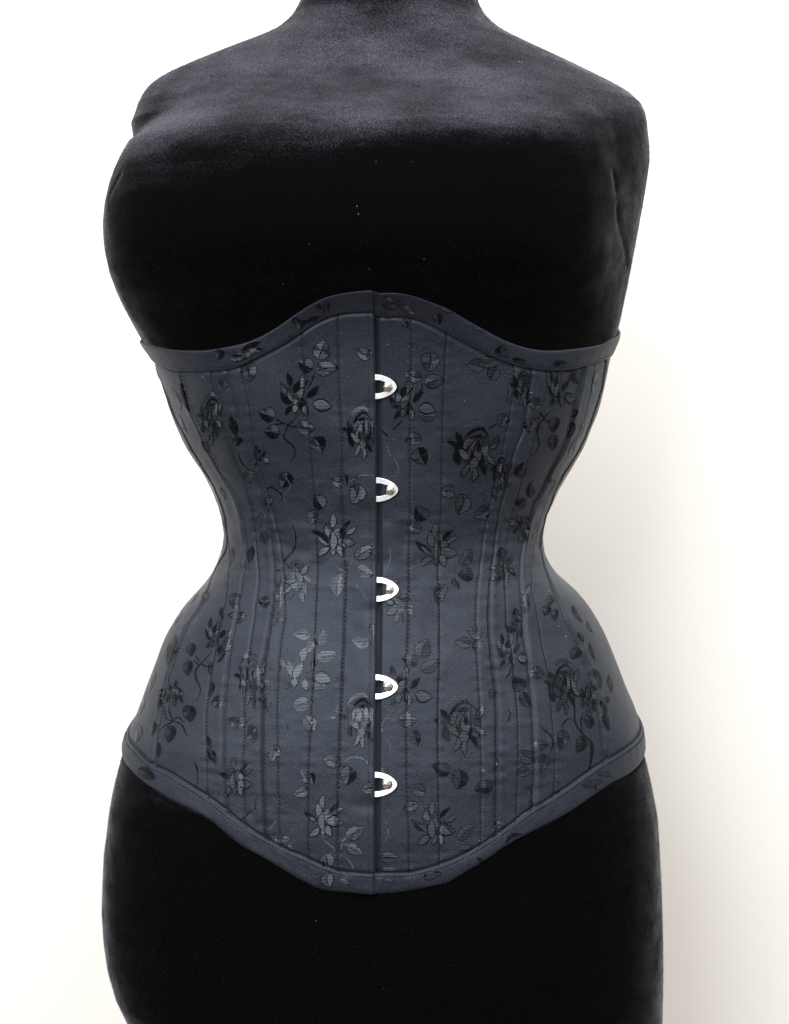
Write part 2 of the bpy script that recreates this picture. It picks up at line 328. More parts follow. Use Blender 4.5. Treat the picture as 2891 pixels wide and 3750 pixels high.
PX = dict(
 busk=[(1372,1060),(1374,1200),(1377,1400),(1380,1600),(1381,1800),(1383,2000),(1383,2160),(1381,2330),(1379,2516),(1377,2700),(1376,2872),(1375,3060),(1375,3275)],
 L1=[(822,1330),(827,1356),(845,1451),(866,1534),(883,1600),(907,1671),(925,1719),(955,1802),(973,1861),(987,1932),(999,2030),(1004,2094),(1002,2187),(989,2281),(977,2374),(967,2436),(963,2499),(960,2592),(961,2686),(961,2811),(966,2935),(972,3060)],
 L2=[(650,1340),(658,1365),(679,1445),(699,1511),(729,1570),(747,1618),(788,1701),(830,1772),(866,1831),(886,1891),(897,1962),(899,2020),(893,2081),(877,2181),(865,2262),(850,2337),(836,2436),(827,2518),(819,2592),(817,2686),(817,2779),(821,2873),(827,2963)],
 L3=[(590,1400),(618,1470),(640,1530),(672,1590),(706,1655),(746,1720),(784,1790),(810,1850),(824,1905),(830,1962),(827,2015),(812,2045),(774,2112),(740,2206),(681,2293),(643,2387),(612,2480),(593,2549),(578,2636),(568,2705),(562,2779)],
 R1=[(1958,1330),(1955,1349),(1942,1424),(1930,1499),(1914,1580),(1886,1642),(1864,1736),(1852,1804),(1830,1873),(1821,1935),(1811,2020),(1801,2098),(1793,2183),(1793,2274),(1799,2366),(1807,2444),(1817,2523),(1820,2621),(1820,2751),(1820,2882),(1819,3039)],
 R2=[(2146,1330),(2142,1349),(2123,1424),(2104,1499),(2092,1561),(2062,1642),(2023,1717),(1992,1786),(1961,1842),(1942,1892),(1924,1966),(1911,2035),(1908,2080),(1910,2131),(1915,2196),(1920,2274),(1928,2366),(1938,2444),(1948,2523),(1954,2601),(1957,2719),(1961,2817),(1954,2960)],
 R3=[(2214,1360),(2194,1461),(2166,1549),(2134,1630),(2092,1700),(2046,1775),(2013,1850),(1992,1915),(1980,1975),(1982,2030),(2000,2090),(2023,2144),(2055,2216),(2082,2281),(2121,2346),(2147,2418),(2176,2496),(2193,2575),(2206,2653),(2216,2719),(2222,2790)],
 # rows of stitching between the seams
 s_busk_l=[(1237,1157),(1240,1297),(1246,1475),(1252,1594),(1255,1831),(1261,2010),(1267,2094),(1264,2249),(1257,2436),(1251,2592),(1245,2748),(1239,2935),(1239,3122),(1239,3185)],
 s_bone_l=[(1103,1225),(1104,1267),(1122,1500),(1145,1760),(1157,1950),(1160,2094),(1154,2249),(1148,2436),(1139,2624),(1130,2811),(1129,3060),(1130,3130)],
 s_l1_in=[(880,1360),(892,1404),(919,1534),(931,1647),(960,1740),(995,1850),(1022,1960),(1036,2060),(1042,2187),(1042,2268),(1030,2343),(1023,2436),(1017,2561),(1017,2655),(1020,2811),(1023,2998),(1028,3088)],
 s_l2_in=[(762,1360),(785,1440),(806,1520),(834,1610),(868,1700),(905,1790),(928,1870),(936,1960),(945,2050),(949,2125),(936,2218),(921,2349),(905,2449),(896,2561),(893,2686),(889,2811),(896,2990)],
 s_l2_out=[(838,2080),(828,2200),(805,2299),(787,2405),(774,2474),(765,2549),(755,2655),(755,2779),(758,2900)],
 s_busk_r=[(1506,1181),(1508,1312),(1506,1436),(1501,1561),(1503,1748),(1501,1935),(1499,2065),(1497,2261),(1490,2457),(1489,2653),(1490,2849),(1497,3045),(1499,3176)],
 s_bone_r=[(1637,1237),(1630,1349),(1624,1499),(1621,1624),(1618,1811),(1609,1998),(1605,2090),(1611,2196),(1611,2392),(1606,2588),(1606,2784),(1608,2947),(1610,3150)],
 s_r1_in=[(1885,1350),(1877,1470),(1852,1599),(1818,1760),(1780,1923),(1762,2050),(1747,2180),(1745,2327),(1752,2457),(1758,2588),(1762,2719),(1765,2849),(1762,3080)],
 s_r1_out=[(2005,1360),(1992,1461),(1955,1600),(1914,1742),(1880,1873),(1861,1973),(1852,2080),(1853,2200),(1858,2290),(1873,2366),(1882,2457),(1892,2555),(1897,2686),(1897,2849),(1895,2995)],
 s_r2_out=[(2170,1380),(2135,1560),(2073,1717),(2011,1811),(1975,1910),(1953,2010),(1946,2090),(1950,2150),(1961,2216),(1977,2307),(1990,2392),(2010,2483),(2016,2568),(2026,2666),(2033,2784),(2029,2901)],
)
LN = {k: Line(v) for k, v in PX.items()}
LN['BR'] = Const(-42); LN['BL'] = Const(222); LN['CR'] = Const(-90); LN['CL'] = Const(270)
def hem(px, ends):
    p, z, ok = hit(dense(px)); p, z = p[ok], z[ok]
    o = np.argsort(p); p, z = p[o], z[o]
    keep = (p > math.radians(14)) & (p < math.radians(168)); p, z = p[keep], z[keep]
    kp = np.concatenate([np.radians([a for a, _ in ends if a < 10]), p, np.radians([a for a, _ in ends if a > 170])])
    zl, zr = z[-1], z[0]
    kz = np.concatenate([[zr + d for a, d in ends if a < 10], z, [zl + d for a, d in ends if a > 170]])
    g = np.linspace(-math.pi/2, 1.5*math.pi, 1441); y = np.interp(g, kp, kz)
    y = np.convolve(np.pad(y, 5, mode='edge'), np.hanning(13)[1:-1]/np.hanning(13).sum(), 'valid')
    return lambda q: np.interp(q, g, y)
up = [(-90, .030), (-45, .026), (-15, .018), (3, .006), (177, .006), (195, .018), (225, .026), (270, .030)]
dn = [(-90, .030), (-45, .028), (-15, .020), (3, .008), (177, .008), (195, .020), (225, .028), (270, .030)]
ZT_OUT = hem([(575,1268),(640,1282),(747,1285),(830,1273),(895,1258),(955,1235),(1014,1202),(1074,1160),(1133,1122),(1192,1092),(1252,1077),(1311,1070),(1372,1067),(1381,1075),(1456,1075),(1518,1087),(1581,1109),(1643,1134),(1705,1171),(1768,1206),(1830,1240),(1892,1265),(1955,1281),(2017,1286),(2079,1282),(2142,1274),(2198,1262),(2225,1245)], up)
ZT_IN = hem([(585,1335),(640,1356),(717,1359),(806,1356),(866,1347),(925,1321),(984,1291),(1044,1258),(1103,1220),(1163,1181),(1240,1151),(1311,1145),(1372,1145),(1381,1159),(1456,1159),(1518,1168),(1581,1193),(1643,1224),(1705,1256),(1768,1290),(1830,1318),(1892,1340),(1955,1352),(2017,1357),(2079,1354),(2142,1340),(2190,1323)], up)
ZB_OUT = hem([(470,2800),(525,2854),(587,2898),(649,2935),(712,2966),(774,3001),(836,3054),(899,3101),(961,3135),(1024,3172),(1086,3210),(1148,3241),(1186,3256),(1242,3263),(1304,3266),(1376,3270),(1448,3267),(1513,3257),(1579,3244),(1644,3228),(1709,3189),(1775,3150),(1840,3104),(1905,3065),(1971,3032),(2036,2999),(2101,2960),(2167,2914),(2232,2869),(2297,2833),(2335,2800)], dn)
ZB_IN = hem([(500,2745),(525,2773),(562,2804),(618,2829),(681,2870),(743,2910),(805,2954),(868,3004),(930,3048),(992,3082),(1055,3116),(1117,3141),(1179,3169),(1254,3194),(1304,3197),(1379,3199),(1481,3199),(1546,3189),(1611,3169),(1677,3143),(1742,3110),(1807,3068),(1873,3022),(1938,2973),(2003,2934),(2069,2892),(2134,2846),(2199,2800),(2264,2761),(2300,2735)], dn)

LOOPS = [(1375, 1415, 1420, 1415), (1381, 1792, 1429, 1793), (1383, 2159, 1427, 2160), (1379, 2516, 1419, 2513), (1376, 2872, 1416, 2869)]
LOOP_Z = [hit([(a, b)])[1][0] for a, b, _, _ in LOOPS]
MM = 1e-3
def bell(d, w): return np.exp(-(d/w)**2)
SEAMS = ['R3', 'R2', 'R1', 'L1', 'L2', 'L3', 'BR', 'BL']
ROWS = [k for k in LN if k.startswith('s_')]
CHANNELS = [('s_l1_in', 'L1', .55), ('s_l2_in', 'L2', .55), ('s_busk_l', 's_bone_l', .4), ('s_bone_r', 's_busk_r', .4), ('R1', 's_r1_in', .55), ('s_r1_out', 'R1', .4), ('s_r2_out', 'R2', .5)]
def relief(phi, z, left):
    """height of the cloth over the base surface (metres); left = the half that laps over the other at the busk"""
    r = body(phi, z); d = np.zeros(np.shape(phi))
    sarc = phi*0.14
    for k in SEAMS:
        q = (phi - LN[k](z))*r
        d += -1.6*MM*bell(q, 0.75*MM)
        d += 0.30*MM*bell(q - 2.6*MM, 2.2*MM)*(1 if left else 0) + 0.30*MM*bell(q + 2.6*MM, 2.2*MM)*(0 if left else 1)
        d += 0.75*MM*vnoise(z/0.0040, q/0.012 + SEAMS.index(k), 5)*bell(q, 9*MM)
    for k in ROWS:
        q = (phi - LN[k](z))*r
        amp = 0.50 if 'busk' in k else 0.38
        d += -amp*MM*bell(q, 0.8*MM)
        d += 0.50*MM*vnoise(z/0.0032 + 3, q/0.010, 9)*bell(q, 7*MM)
    for a, b, h in CHANNELS:
        pa, pb = LN[a](z), LN[b](z); lo = np.minimum(pa, pb); hi = np.maximum(pa, pb)
        w = np.clip(np.minimum(phi-lo, hi-phi)*r/(1.5*MM), 0, 1)
        d += h*MM*w*w*(3-2*w)
    d += 1.0*MM*vnoise(sarc/0.034 + 7.3, z/0.045 + 1.7, 21) + 0.5*MM*vnoise(sarc/0.011, z/0.013, 22)
    # soft pull lines where the panels are drawn in at the waist
    wz = np.exp(-((z - 1.035)/0.05)**2)
    d += 0.9*MM*wz*vnoise(sarc/0.022, z/0.007, 23)
    d += -1.2*MM*bell(z - ZT_IN(phi) + 0.4*MM, 1.0*MM) - 1.2*MM*bell(z - ZB_IN(phi) - 0.4*MM, 1.0*MM)
    e = (phi - LN['busk'](z))*r            # + to the left of the front edge
    if left:
        t = np.clip(1 - e/(24*MM), 0, 1); d += 3.0*MM*t*t*(3-2*t)
        for lz in LOOP_Z:                  # the steel under the cloth lifts it at each loop, with a dent below
            d += 0.55*MM*np.exp(-((z-lz)/(8*MM))**2)*np.exp(-(e/(11*MM))**2)
            d += -0.75*MM*np.exp(-((z-lz+12.5*MM)/(4.0*MM))**2)*np.exp(-((e-5*MM)/(10*MM))**2)
        d += -0.4*MM*bell(e - 3.4*MM, 0.6*MM)
        k = np.clip(e/(1.6*MM), 0, 1)
        d = d*np.sqrt(np.clip(1-(1-k)**2, 0.02, 1)) + 0.15*MM*(1-k)
    else:
        k = np.clip(1 - (-e - 0.8*MM)/(3.2*MM), 0, 1); d += -2.6*MM*k*k*(3-2*k)
    return d

# ------------------------------------------------------------------ setting
def plane(name, V, mat, kind):
    o = link(name, mesh_from(name, V, [[0, 1, 2, 3]], False), mat); o['kind'] = kind; return o
WALL_Y = 0.35
plane('wall', [(-4, WALL_Y, 0), (4, WALL_Y, 0), (4, WALL_Y, 3.2), (-4, WALL_Y, 3.2)], M_WALL, 'structure')
plane('floor', [(-4, -5, 0), (4, -5, 0), (4, WALL_Y, 0), (-4, WALL_Y, 0)], M_FLOOR, 'structure')

# ------------------------------------------------------------------ dress form
form = empty('dress_form', (0, 0, 0), 'black velvet dress form torso with rounded bust and sloping shoulders, wearing the corset', 'dress form')
def build_torso():
    zs = np.concatenate([np.linspace(view_z(2400), view_z(260), 430, endpoint=False), np.linspace(view_z(260), view_z(-160), 200)])
    ph = np.linspace(-math.pi/2, 1.5*math.pi, 520, endpoint=False)
    P, Zg = np.meshgrid(ph, zs)
    off = np.zeros(P.shape)
    zt, zb = ZT_OUT(P), ZB_OUT(P)
    inside = np.clip(np.minimum(zt - Zg, Zg - zb)/(6*MM), 0, 1)
    off -= 4.0*MM*inside
    arc = P*0.15
    off += 0.8*MM*vnoise(arc/0.05, Zg/0.06, 31) + 0.25*MM*vnoise(arc/0.012, Zg/0.014, 32)
    # creases where the cover folds at the arm side of the bust
    for px, dep, wid in (([(440,640),(415,690),(398,730)], 1.2, 1.6), ([(2262,760),(2266,820),(2290,905),(2302,965)], 0.9, 3.0), ([(2250,640),(2258,700)], 1.0, 3.0)):
        a, b, ok = hit(dense(px)); a, b = a[ok], b[ok]
        if len(a) == 0: continue
        C = at(a, b)
        Q = at(P, Zg)
        sel = (np.abs(Zg - b.mean()) < 0.06) & (np.abs(P - a.mean()) < 0.6)
        D = np.min(np.linalg.norm(Q[sel][:, None, :] - C[None, ::2, :], axis=-1), axis=1)
        off[sel] -= dep*MM*bell(D, wid*MM)
    V = at(P, Zg, off).reshape(-1, 3)
    n0 = len(V); F = grid_faces(len(zs), len(ph), True)
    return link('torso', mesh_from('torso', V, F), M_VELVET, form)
torso = build_torso()
def cap(name, z, mat, up):
    ph = np.linspace(0, 2*math.pi, 96, endpoint=False)
    ring = at(ph, np.full(96, z)); c = ring.mean(0)
    V = [ring]
    for k in (0.9, 0.6, 0.3, 0.02): V.append(c + (ring-c)*k + np.array([0, 0, up*(1-k)**0.6]))
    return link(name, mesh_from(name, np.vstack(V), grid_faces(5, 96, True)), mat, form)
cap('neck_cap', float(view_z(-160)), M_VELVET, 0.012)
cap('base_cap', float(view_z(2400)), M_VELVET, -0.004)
zb_ = float(view_z(2400))
revolve('stand_pole', [(0.001, 0.02), (0.014, 0.02), (0.014, zb_+0.01), (0.001, zb_+0.01)], M_POLE, form, (CX, 0, 0), 24)
revolve('stand_base', [(0.001, 0.0), (0.15, 0.0), (0.155, 0.006), (0.14, 0.016), (0.03, 0.024), (0.001, 0.026)], M_POLE, form, (CX, 0, 0), 48)

# ------------------------------------------------------------------ corset
CB = np.array([CX, 0.0, float(ZB_OUT(math.pi/2))])
corset = empty('corset', CB.tolist(), 'blue-black floral brocade underbust corset with curved hems and steel front fastenings', 'corset')
def cmesh(name, V, F, mat, parent=None, smooth=True):
    return link(name, mesh_from(name, np.asarray(V) - CB, F, smooth), mat, parent or corset)
PANELS = []      # (right line, left line, left-half?, object)
def build_panel(name, a, b, left, colw, roww, label=None):
    la, lb = LN[a], LN[b]
    zc = np.linspace(0.86, 1.2, 9); w = float(np.max((lb(zc)-la(zc))*0.15))
    nc = max(6, int(w/colw)); nr = max(30, int(0.40/roww))
    s = np.linspace(0, 1, nc)
    if b == 'busk' or a == 'busk':       # finer at the front edge
        s = np.unique(np.concatenate([s, (np.linspace(0, 1, 9)**1.5*0.02) if a == 'busk' else 1-np.linspace(0, 1, 9)**1.5*0.02]))
    S, Tt = np.meshgrid(s, np.linspace(0, 1, nr))
    Zg = 0.85 + 0.33*Tt
    for _ in range(8):
        lo = la(Zg); hi = lb(Zg)
        if a == 'busk' and not left: pass
        P = lo + (hi-lo)*S
        zt = ZT_OUT(P) - 1.5*MM; zb = ZB_OUT(P) + 1.5*MM
        Zg = zb + (zt-zb)*Tt
    d = relief(P, Zg, left)
    V = at(P, Zg, d).reshape(-1, 3)
    o = cmesh(name, V, grid_faces(nr, S.shape[1]), M_SATIN)
    if label: o['label'] = label
    PANELS.append((la, lb, left, o)); return o
LN['busk_under'] = (lambda f: (lambda z: f(z) + 0.05))(LN['busk'])
build_panel('back_panel', 'CR', 'BR', False, 4*MM, 4*MM)
build_panel('back_panel', 'BR', 'R3', False, 1.6*MM, 1.6*MM)
build_panel('side_panel', 'R3', 'R2', False, 0.8*MM, 1.0*MM)
build_panel('side_panel', 'R2', 'R1', False, 0.8*MM, 1.0*MM)
build_panel('front_panel', 'R1', 'busk_under', False, 0.8*MM, 1.0*MM, 'front half that carries the steel studs')
build_panel('front_panel', 'busk', 'L1', True, 0.8*MM, 1.0*MM, 'front half that laps over, with the steel loops')
build_panel('side_panel', 'L1', 'L2', True, 0.8*MM, 1.0*MM)
build_panel('side_panel', 'L2', 'L3', True, 0.8*MM, 1.0*MM)
build_panel('back_panel', 'L3', 'BL', True, 1.6*MM, 1.6*MM)
build_panel('back_panel', 'BL', 'CL', True, 4*MM, 4*MM)

# bindings: folded strips along both hems, one per half
PROF = [(0.14, -1.6), (0.03, -1.2), (-0.03, -0.3), (-0.02, 0.5), (0.03, 1.1), (0.10, 1.4), (0.25, 1.5), (0.45, 1.45), (0.65, 1.4), (0.82, 1.35), (0.88, 1.15), (0.93, 1.25), (0.985, 1.1), (1.0, 0.6), (0.985, -0.2)]
def bind_off(f): return np.interp(f, [q[0] for q in PROF[3:]], [q[1] for q in PROF[3:]])*MM
def flap_lift(P, Zg, left):
    if not left: return 0*P
    e = (P - LN['busk'](Zg))*body(P, Zg); t = np.clip(1 - e/(24*MM), 0, 1)
    return 2.7*MM*t*t*(3-2*t)
def build_binding(name, zo, zi, left):
    step = 0.9*MM/0.14
    zc = float(zo(math.pi/2)); pb = float(LN['busk'](np.array(zc)))
    ph = np.arange(pb, 1.5*math.pi, step) if left else np.arange(-math.pi/2, pb + 0.012, step)
    f = np.array([q[0] for q in PROF]); o = np.array([q[1] for q in PROF])*MM
    P, Fg = np.meshgrid(ph, f); Og = np.broadcast_to(o[:, None], P.shape)
    Zg = zo(P) + (zi(P) - zo(P))*Fg
    if left:
        P = np.maximum(P, LN['busk'](Zg))
    arc = P*0.14
    wob = 0.55*vnoise(arc/0.011, Fg*2.2, 41) + 0.5*vnoise(arc/0.0042, Fg*4, 42)*np.clip(Fg*1.3, 0, 1)
    off = Og + MM*wob*np.clip(Og/MM, 0.2, 1) + flap_lift(P, Zg, left)
    sidec = np.clip((np.abs(np.cos(P)) - 0.72)/0.25, 0, 1); off = off + (1.6*MM if name == 'top_binding' else 0.3*MM)*sidec*sidec*(3-2*sidec)*(1.1-Fg)   # the edge springs off the body at the sides
    if left:
        e = (P - LN['busk'](Zg))*0.11; k = np.clip(e/(1.6*MM), 0, 1)
        off = np.where(Fg > -0.5, off*np.sqrt(np.clip(1-(1-k)**2, 0.01, 1)), off)
    return cmesh(name, at(P, Zg, off).reshape(-1, 3), grid_faces(len(f), len(ph)), M_SATIN)
BIND = {}
for nm, zo, zi in (('top_binding', ZT_OUT, ZT_IN), ('bottom_binding', ZB_OUT, ZB_IN)):
    for left in (False, True): BIND[(nm, left)] = build_binding(nm, zo, zi, left)

# ------------------------------------------------------------------ stitching: short thread lengths, sunk into the cloth
def stitch_mesh(C, Nn, length, gap, wid):
    d = np.r_[0, np.cumsum(np.linalg.norm(np.diff(C, axis=0), axis=1))]
    V = []; F = []; s = 0.0
    while s + length < d[-1]:
        ln = length*random.uniform(0.88, 1.1)
        q = np.linspace(s, s+ln, 4)
        pts = np.stack([np.interp(q, d, C[:, k]) for k in range(3)], -1); nn = np.stack([np.interp(q, d, Nn[:, k]) for k in range(3)], -1)
        t = pts[-1]-pts[0]; t /= np.linalg.norm(t)+1e-9
        side = np.cross(nn[1], t); side /= np.linalg.norm(side)+1e-9
        lift = np.array([-0.12, 0.14, 0.14, -0.12])*MM; ww = np.array([0.55, 1, 1, 0.55])*wid
        base = len(V)
        for k in range(4):
            c = pts[k] + nn[k]*lift[k]
            V += [c - side*ww[k], c + nn[k]*wid*0.8, c + side*ww[k], c - nn[k]*wid*0.8]
        for k in range(3):
            for j in range(4):
                F.append([base+4*k+j, base+4*k+(j+1) % 4, base+4*k+4+(j+1) % 4, base+4*k+4+j])
        s += ln + gap
    return np.array(V), np.array(F)
def normals_of(P, Zg, off):
    e = 1e-3
    a = at(P+e, Zg, off) - at(P-e, Zg, off); b = at(P, Zg+e*.15, off) - at(P, Zg-e*.15, off)
    n = np.cross(a, b); n /= np.linalg.norm(n, axis=-1, keepdims=True)
    rad = np.stack([np.cos(P), -np.sin(P), 0*P], -1)
    return n*np.sign(np.sum(n*rad, -1, keepdims=True))
def stitch_line(fn, left, parent, zlo=None, zhi=None, length=1.9*MM, gap=0.5*MM, wid=0.33*MM, dphi=0.0):
    z = np.linspace(0.80, 1.28, 1600); p = fn(z) + dphi
    ok = (z < ZT_IN(p) + 1*MM) & (z > ZB_IN(p) - 1*MM); z, p = z[ok], p[ok]
    off = relief(p, z, left) + 0.08*MM
    V, F = stitch_mesh(at(p, z, off), normals_of(p, z, 0*p), length, gap, wid)
    o = cmesh('stitching', V, F, M_THREAD, parent); o['kind'] = 'stuff'
def panel_for(p, z):
    for la, lb, left, o in PANELS[::-1]:
        if la(np.array(z)) <= p <= lb(np.array(z)): return left, o
    return True, PANELS[-1][3]
for k in ROWS:
    z = 1.0; left, o = panel_for(float(LN[k](np.array(z))), z)
    stitch_line(LN[k], left, o, wid=0.38*MM, gap=0.75*MM) if 'busk' in k else stitch_line(LN[k], left, o)
for k, dd in (('R1', 0.016), ('R2', 0.016), ('R3', 0.016), ('L1', -0.016), ('L2', -0.016), ('L3', -0.016)):
    left = k[0] == 'L'
    if left: _, o = panel_for(float(LN[k](np.array(1.0)))+dd, 1.0)
    else: _, o = panel_for(float(LN[k](np.array(1.0)))+dd, 1.0)
    stitch_line(LN[k], left, o, dphi=dd*1.1, wid=0.26*MM)
for k in ('R1', 'R2', 'R3', 'L1', 'L2', 'L3'):       # dark strips standing in for the shade down in the seams
    left = k[0] == 'L'; z = np.linspace(0.80, 1.28, 700); p = LN[k](z)
    ok = (z < ZT_IN(p) + 1*MM) & (z > ZB_IN(p) - 1*MM); z, p = z[ok], p[ok]
    rel = relief(p, z, left) + 0.25*MM; wv = (0.30 + 0.22*vnoise(z/0.004, z*0, 51))*MM/0.14
    V = np.stack([at(p - wv, z, rel - 0.1*MM), at(p, z, rel + 0.1*MM), at(p + wv, z, rel - 0.1*MM)], 1).reshape(-1, 3)
    cmesh('seam_shade', V, grid_faces(len(z), 3), M_THREAD, panel_for(float(LN[k](np.array(1.0))) + (0.01 if left else -0.01), 1.0)[1])
for (nm, left), o in BIND.items():
    zo, zi = (ZT_OUT, ZT_IN) if nm == 'top_binding' else (ZB_OUT, ZB_IN)
    pb = float(LN['busk'](np.array(float(zo(math.pi/2)))))
    p = np.linspace(pb+0.006, math.radians(200), 900) if left else np.linspace(math.radians(-20), pb-0.004, 900)
    z = zo(p) + (zi(p)-zo(p))*0.87
    V, F = stitch_mesh(at(p, z, bind_off(0.87) + flap_lift(p, z, left) + 0.12*MM), normals_of(p, z, 0*p), 1.5*MM, 0.6*MM, 0.31*MM)
    s = cmesh('stitching', V, F, M_THREAD, o); s['kind'] = 'stuff'

# ------------------------------------------------------------------ woven pattern: floats lying on the cloth; places read off the photograph in crops (x0, y0, scale)
TILE = dict(A=(500,1100), B=(950,1050), C=(1380,1050), D=(1800,1150), E=(700,1600), F=(1000,1600), G=(1380,1600), H=(1700,1600),
            I=(440,2130), J=(900,2130), K=(1360,2130), L=(1800,2130), M=(440,2650), N=(900,2740), O=(1360,2740), P=(1850,2550))
def tpx(t, pts):
    x0, y0 = TILE[t]; s = 1684/550 if t == 'P' else 3.368
    return np.asarray(pts, float)/s + np.array([x0, y0]), s
# leaf: crop, x, y, angle of the tip (0 right, 90 down), length, width, thread (w = weft, k = warp)
LEAVES = '''A 1390 880 90 250 190 w|A 1040 1060 100 175 115 w|A 1200 1560 70 260 90 k|A 1230 1740 95 110 110 k|A 600 1230 68 320 60 k|A 530 1060 80 90 55 k|A 840 1810 60 150 80 k
B 770 775 290 235 205 w|B 570 965 205 200 175 k|B 835 1015 -8 275 170 w|B 90 1580 200 195 170 k|B 150 1795 190 175 165 k|B 570 1740 5 215 170 w|B 1300 810 205 215 140 w
C 650 930 100 235 210 w|C 450 1090 200 215 145 w|C 720 1170 -10 240 165 w|C 640 1590 5 200 125 w|C 1230 980 190 205 165 w|C 1390 900 0 130 100 w|C 1450 1080 110 165 155 w|C 1625 1020 60 160 60 w|C 1600 1090 40 140 50 w|C 1640 1270 98 290 60 w|C 1570 1650 120 170 150 w|C 180 400 5 150 50 w|C 350 455 70 120 80 k
D 1060 770 250 180 125 k|D 960 690 200 90 60 k|D 530 1110 200 165 150 w|D 480 1370 100 200 145 w|D 790 1370 110 190 115 k|D 770 1590 95 190 110 k|D 980 1430 110 200 80 k|D 1030 1220 100 110 50 k
E 1560 100 60 200 190 k|E 710 490 80 165 120 w|E 1150 530 110 195 165 k|E 950 810 100 140 80 w|E 1570 800 230 190 170 k|E 1490 990 110 165 140 w|E 1300 1580 -25 170 145 k|E 860 1020 90 170 60 w|E 900 1240 80 155 105 w|E 740 1450 100 210 90 k|E 560 50 110 100 90 k
F 790 540 190 145 130 w|F 900 530 80 130 80 k|F 1030 705 110 245 205 w|F 1140 1410 -32 280 150 w|F 1150 1650 20 225 150 w|F 800 1840 95 260 175 w|F 1480 1765 20 190 60 w
G 450 40 170 210 140 w|G 550 240 65 220 190 k|G 880 670 190 180 165 w|G 1050 830 105 255 190 w|G 1300 935 150 205 150 w|G 1480 690 100 165 130 w|G 550 935 230 200 180 k|G 460 1120 200 200 120 w|G 1110 1480 305 230 145 w|G 1100 1710 190 185 150 k|G 980 1810 60 135 65 k|G 1530 1420 280 130 105 k
H 690 400 300 185 150 k|H 830 650 275 185 95 k|H 720 810 320 130 110 k|H 1090 560 20 100 50 k|H 880 1240 100 110 60 k
I 1420 240 100 190 130 w|I 1480 450 120 165 100 w|I 1260 390 85 160 50 k|I 880 840 100 160 110 k|I 840 1070 100 180 110 k|I 1120 1060 100 160 50 k|I 1130 1330 100 190 55 k|I 1200 1490 180 150 150 w|I 1430 1720 190 210 150 w|I 850 1630 80 205 150 k|I 1050 190 110 130 80 k|I 470 1500 100 110 60 k|I 1340 650 290 160 55 w|I 1260 830 120 190 60 k|I 1250 930 130 170 40 k|I 1320 780 110 150 80 w|I 620 850 105 380 110 k
J 220 240 185 150 130 k|J 410 200 92 360 110 w|J 395 400 70 160 55 k|J 440 480 55 95 50 w|J 350 490 100 130 60 k|J 680 660 190 225 130 w|J 930 685 285 220 175 k|J 770 800 120 180 120 w|J 1000 910 -15 245 150 w|J 900 1290 10 185 125 w|J 270 1250 150 160 130 k|J 280 1500 100 210 130 w|J 710 1520 -20 235 180 w|J 790 1760 60 210 180 w|J 1145 1580 95 140 70 w|J 1085 1680 0 90 34 w|J 1430 730 190 235 150 w|J 1570 600 90 170 80 w
K 870 160 110 260 150 w|K 1060 40 60 130 65 k|K 1265 620 230 205 150 w|K 1130 765 190 195 130 w|K 1340 800 80 165 135 w|K 655 825 290 235 190 w|K 470 980 200 205 135 k|K 730 1025 -30 265 145 w|K 640 1435 0 175 110 w|K 450 1715 0 225 175 w|K 1500 1380 100 140 105 w|K 545 1930 70 190 160 k|K 250 1160 200 110 60 w
L 340 410 250 185 110 k|L 250 550 200 165 140 k|L 385 620 100 140 65 k|L 570 1130 0 165 140 w|L 360 1260 0 195 160 k|L 440 1460 60 205 130 k|L 730 230 100 130 85 k|L 690 360 110 130 100 k|L 800 410 95 145 80 k|L 1050 885 120 165 120 k|L 1310 1200 70 260 70 k|L 1110 690 60 140 60 k|L 1260 860 70 210 50 k|L 430 980 0 130 85 k|L 460 200 92 330 90 w|L 440 320 100 170 60 k
M 615 130 100 205 130 k|M 470 330 92 180 50 k|M 1080 250 80 210 50 k|M 1120 400 60 210 90 k|M 1600 150 100 245 150 w
N 340 60 100 205 150 w|N 1060 160 200 215 150 w|N 1260 340 100 225 195 k|N 720 350 240 190 90 w|N 810 370 70 165 100 k|N 680 540 160 205 130 w|N 1520 480 160 185 145 w|N 1010 1400 80 195 170 w|N 1360 1030 -30 255 155 w|N 1350 1250 30 215 135 w|N 400 1110 190 160 110 w|N 480 1115 5 130 90 w|N 540 1225 270 100 60 w
O 870 250 200 235 150 k|O 1080 390 100 240 200 k|O 1390 490 170 225 150 k|O 570 520 200 205 150 w|O 480 720 160 190 120 w|O 1190 1040 320 270 140 w|O 1170 1240 0 165 100 w|O 230 1345 0 200 150 w|O 230 1490 0 190 65 w|O 150 260 250 145 70 w|O 1540 200 100 150 55 w|O 1610 960 10 140 100 w
P 650 490 100 220 130 w|P 850 540 110 195 120 k|P 940 290 70 155 100 k|P 410 540 0 145 110 w|P 250 665 210 200 145 w|P 430 750 110 195 140 w|P 205 850 160 150 110 w|P 285 1060 220 130 75 w|P 310 1210 100 110 50 w|P 580 990 330 100 40 w|P 580 1070 10 100 55 w|P 1150 260 75 210 50 k
L 1385 1560 70 190 60 k|L 1430 1720 78 230 70 k|L 1480 1260 82 210 60 k|L 1070 400 60 240 50 k|L 1230 560 62 160 40 k|L 1440 1460 80 90 50 k|D 1285 860 100 320 50 w|D 1130 1420 105 260 50 w|D 1050 1600 108 220 45 w|H 1330 150 115 240 45 w|H 1080 690 118 200 40 w
A 470 1230 68 300 45 w|A 560 1540 66 260 45 w|E 140 400 62 240 40 w|E 380 700 66 160 40 k|E 480 1480 100 220 60 k|I 380 1230 105 260 60 w|I 250 1540 105 240 70 w|I 690 470 122 200 50 w|I 900 200 125 180 40 w|M 190 120 100 240 90 w|M 400 60 100 180 40 k'''
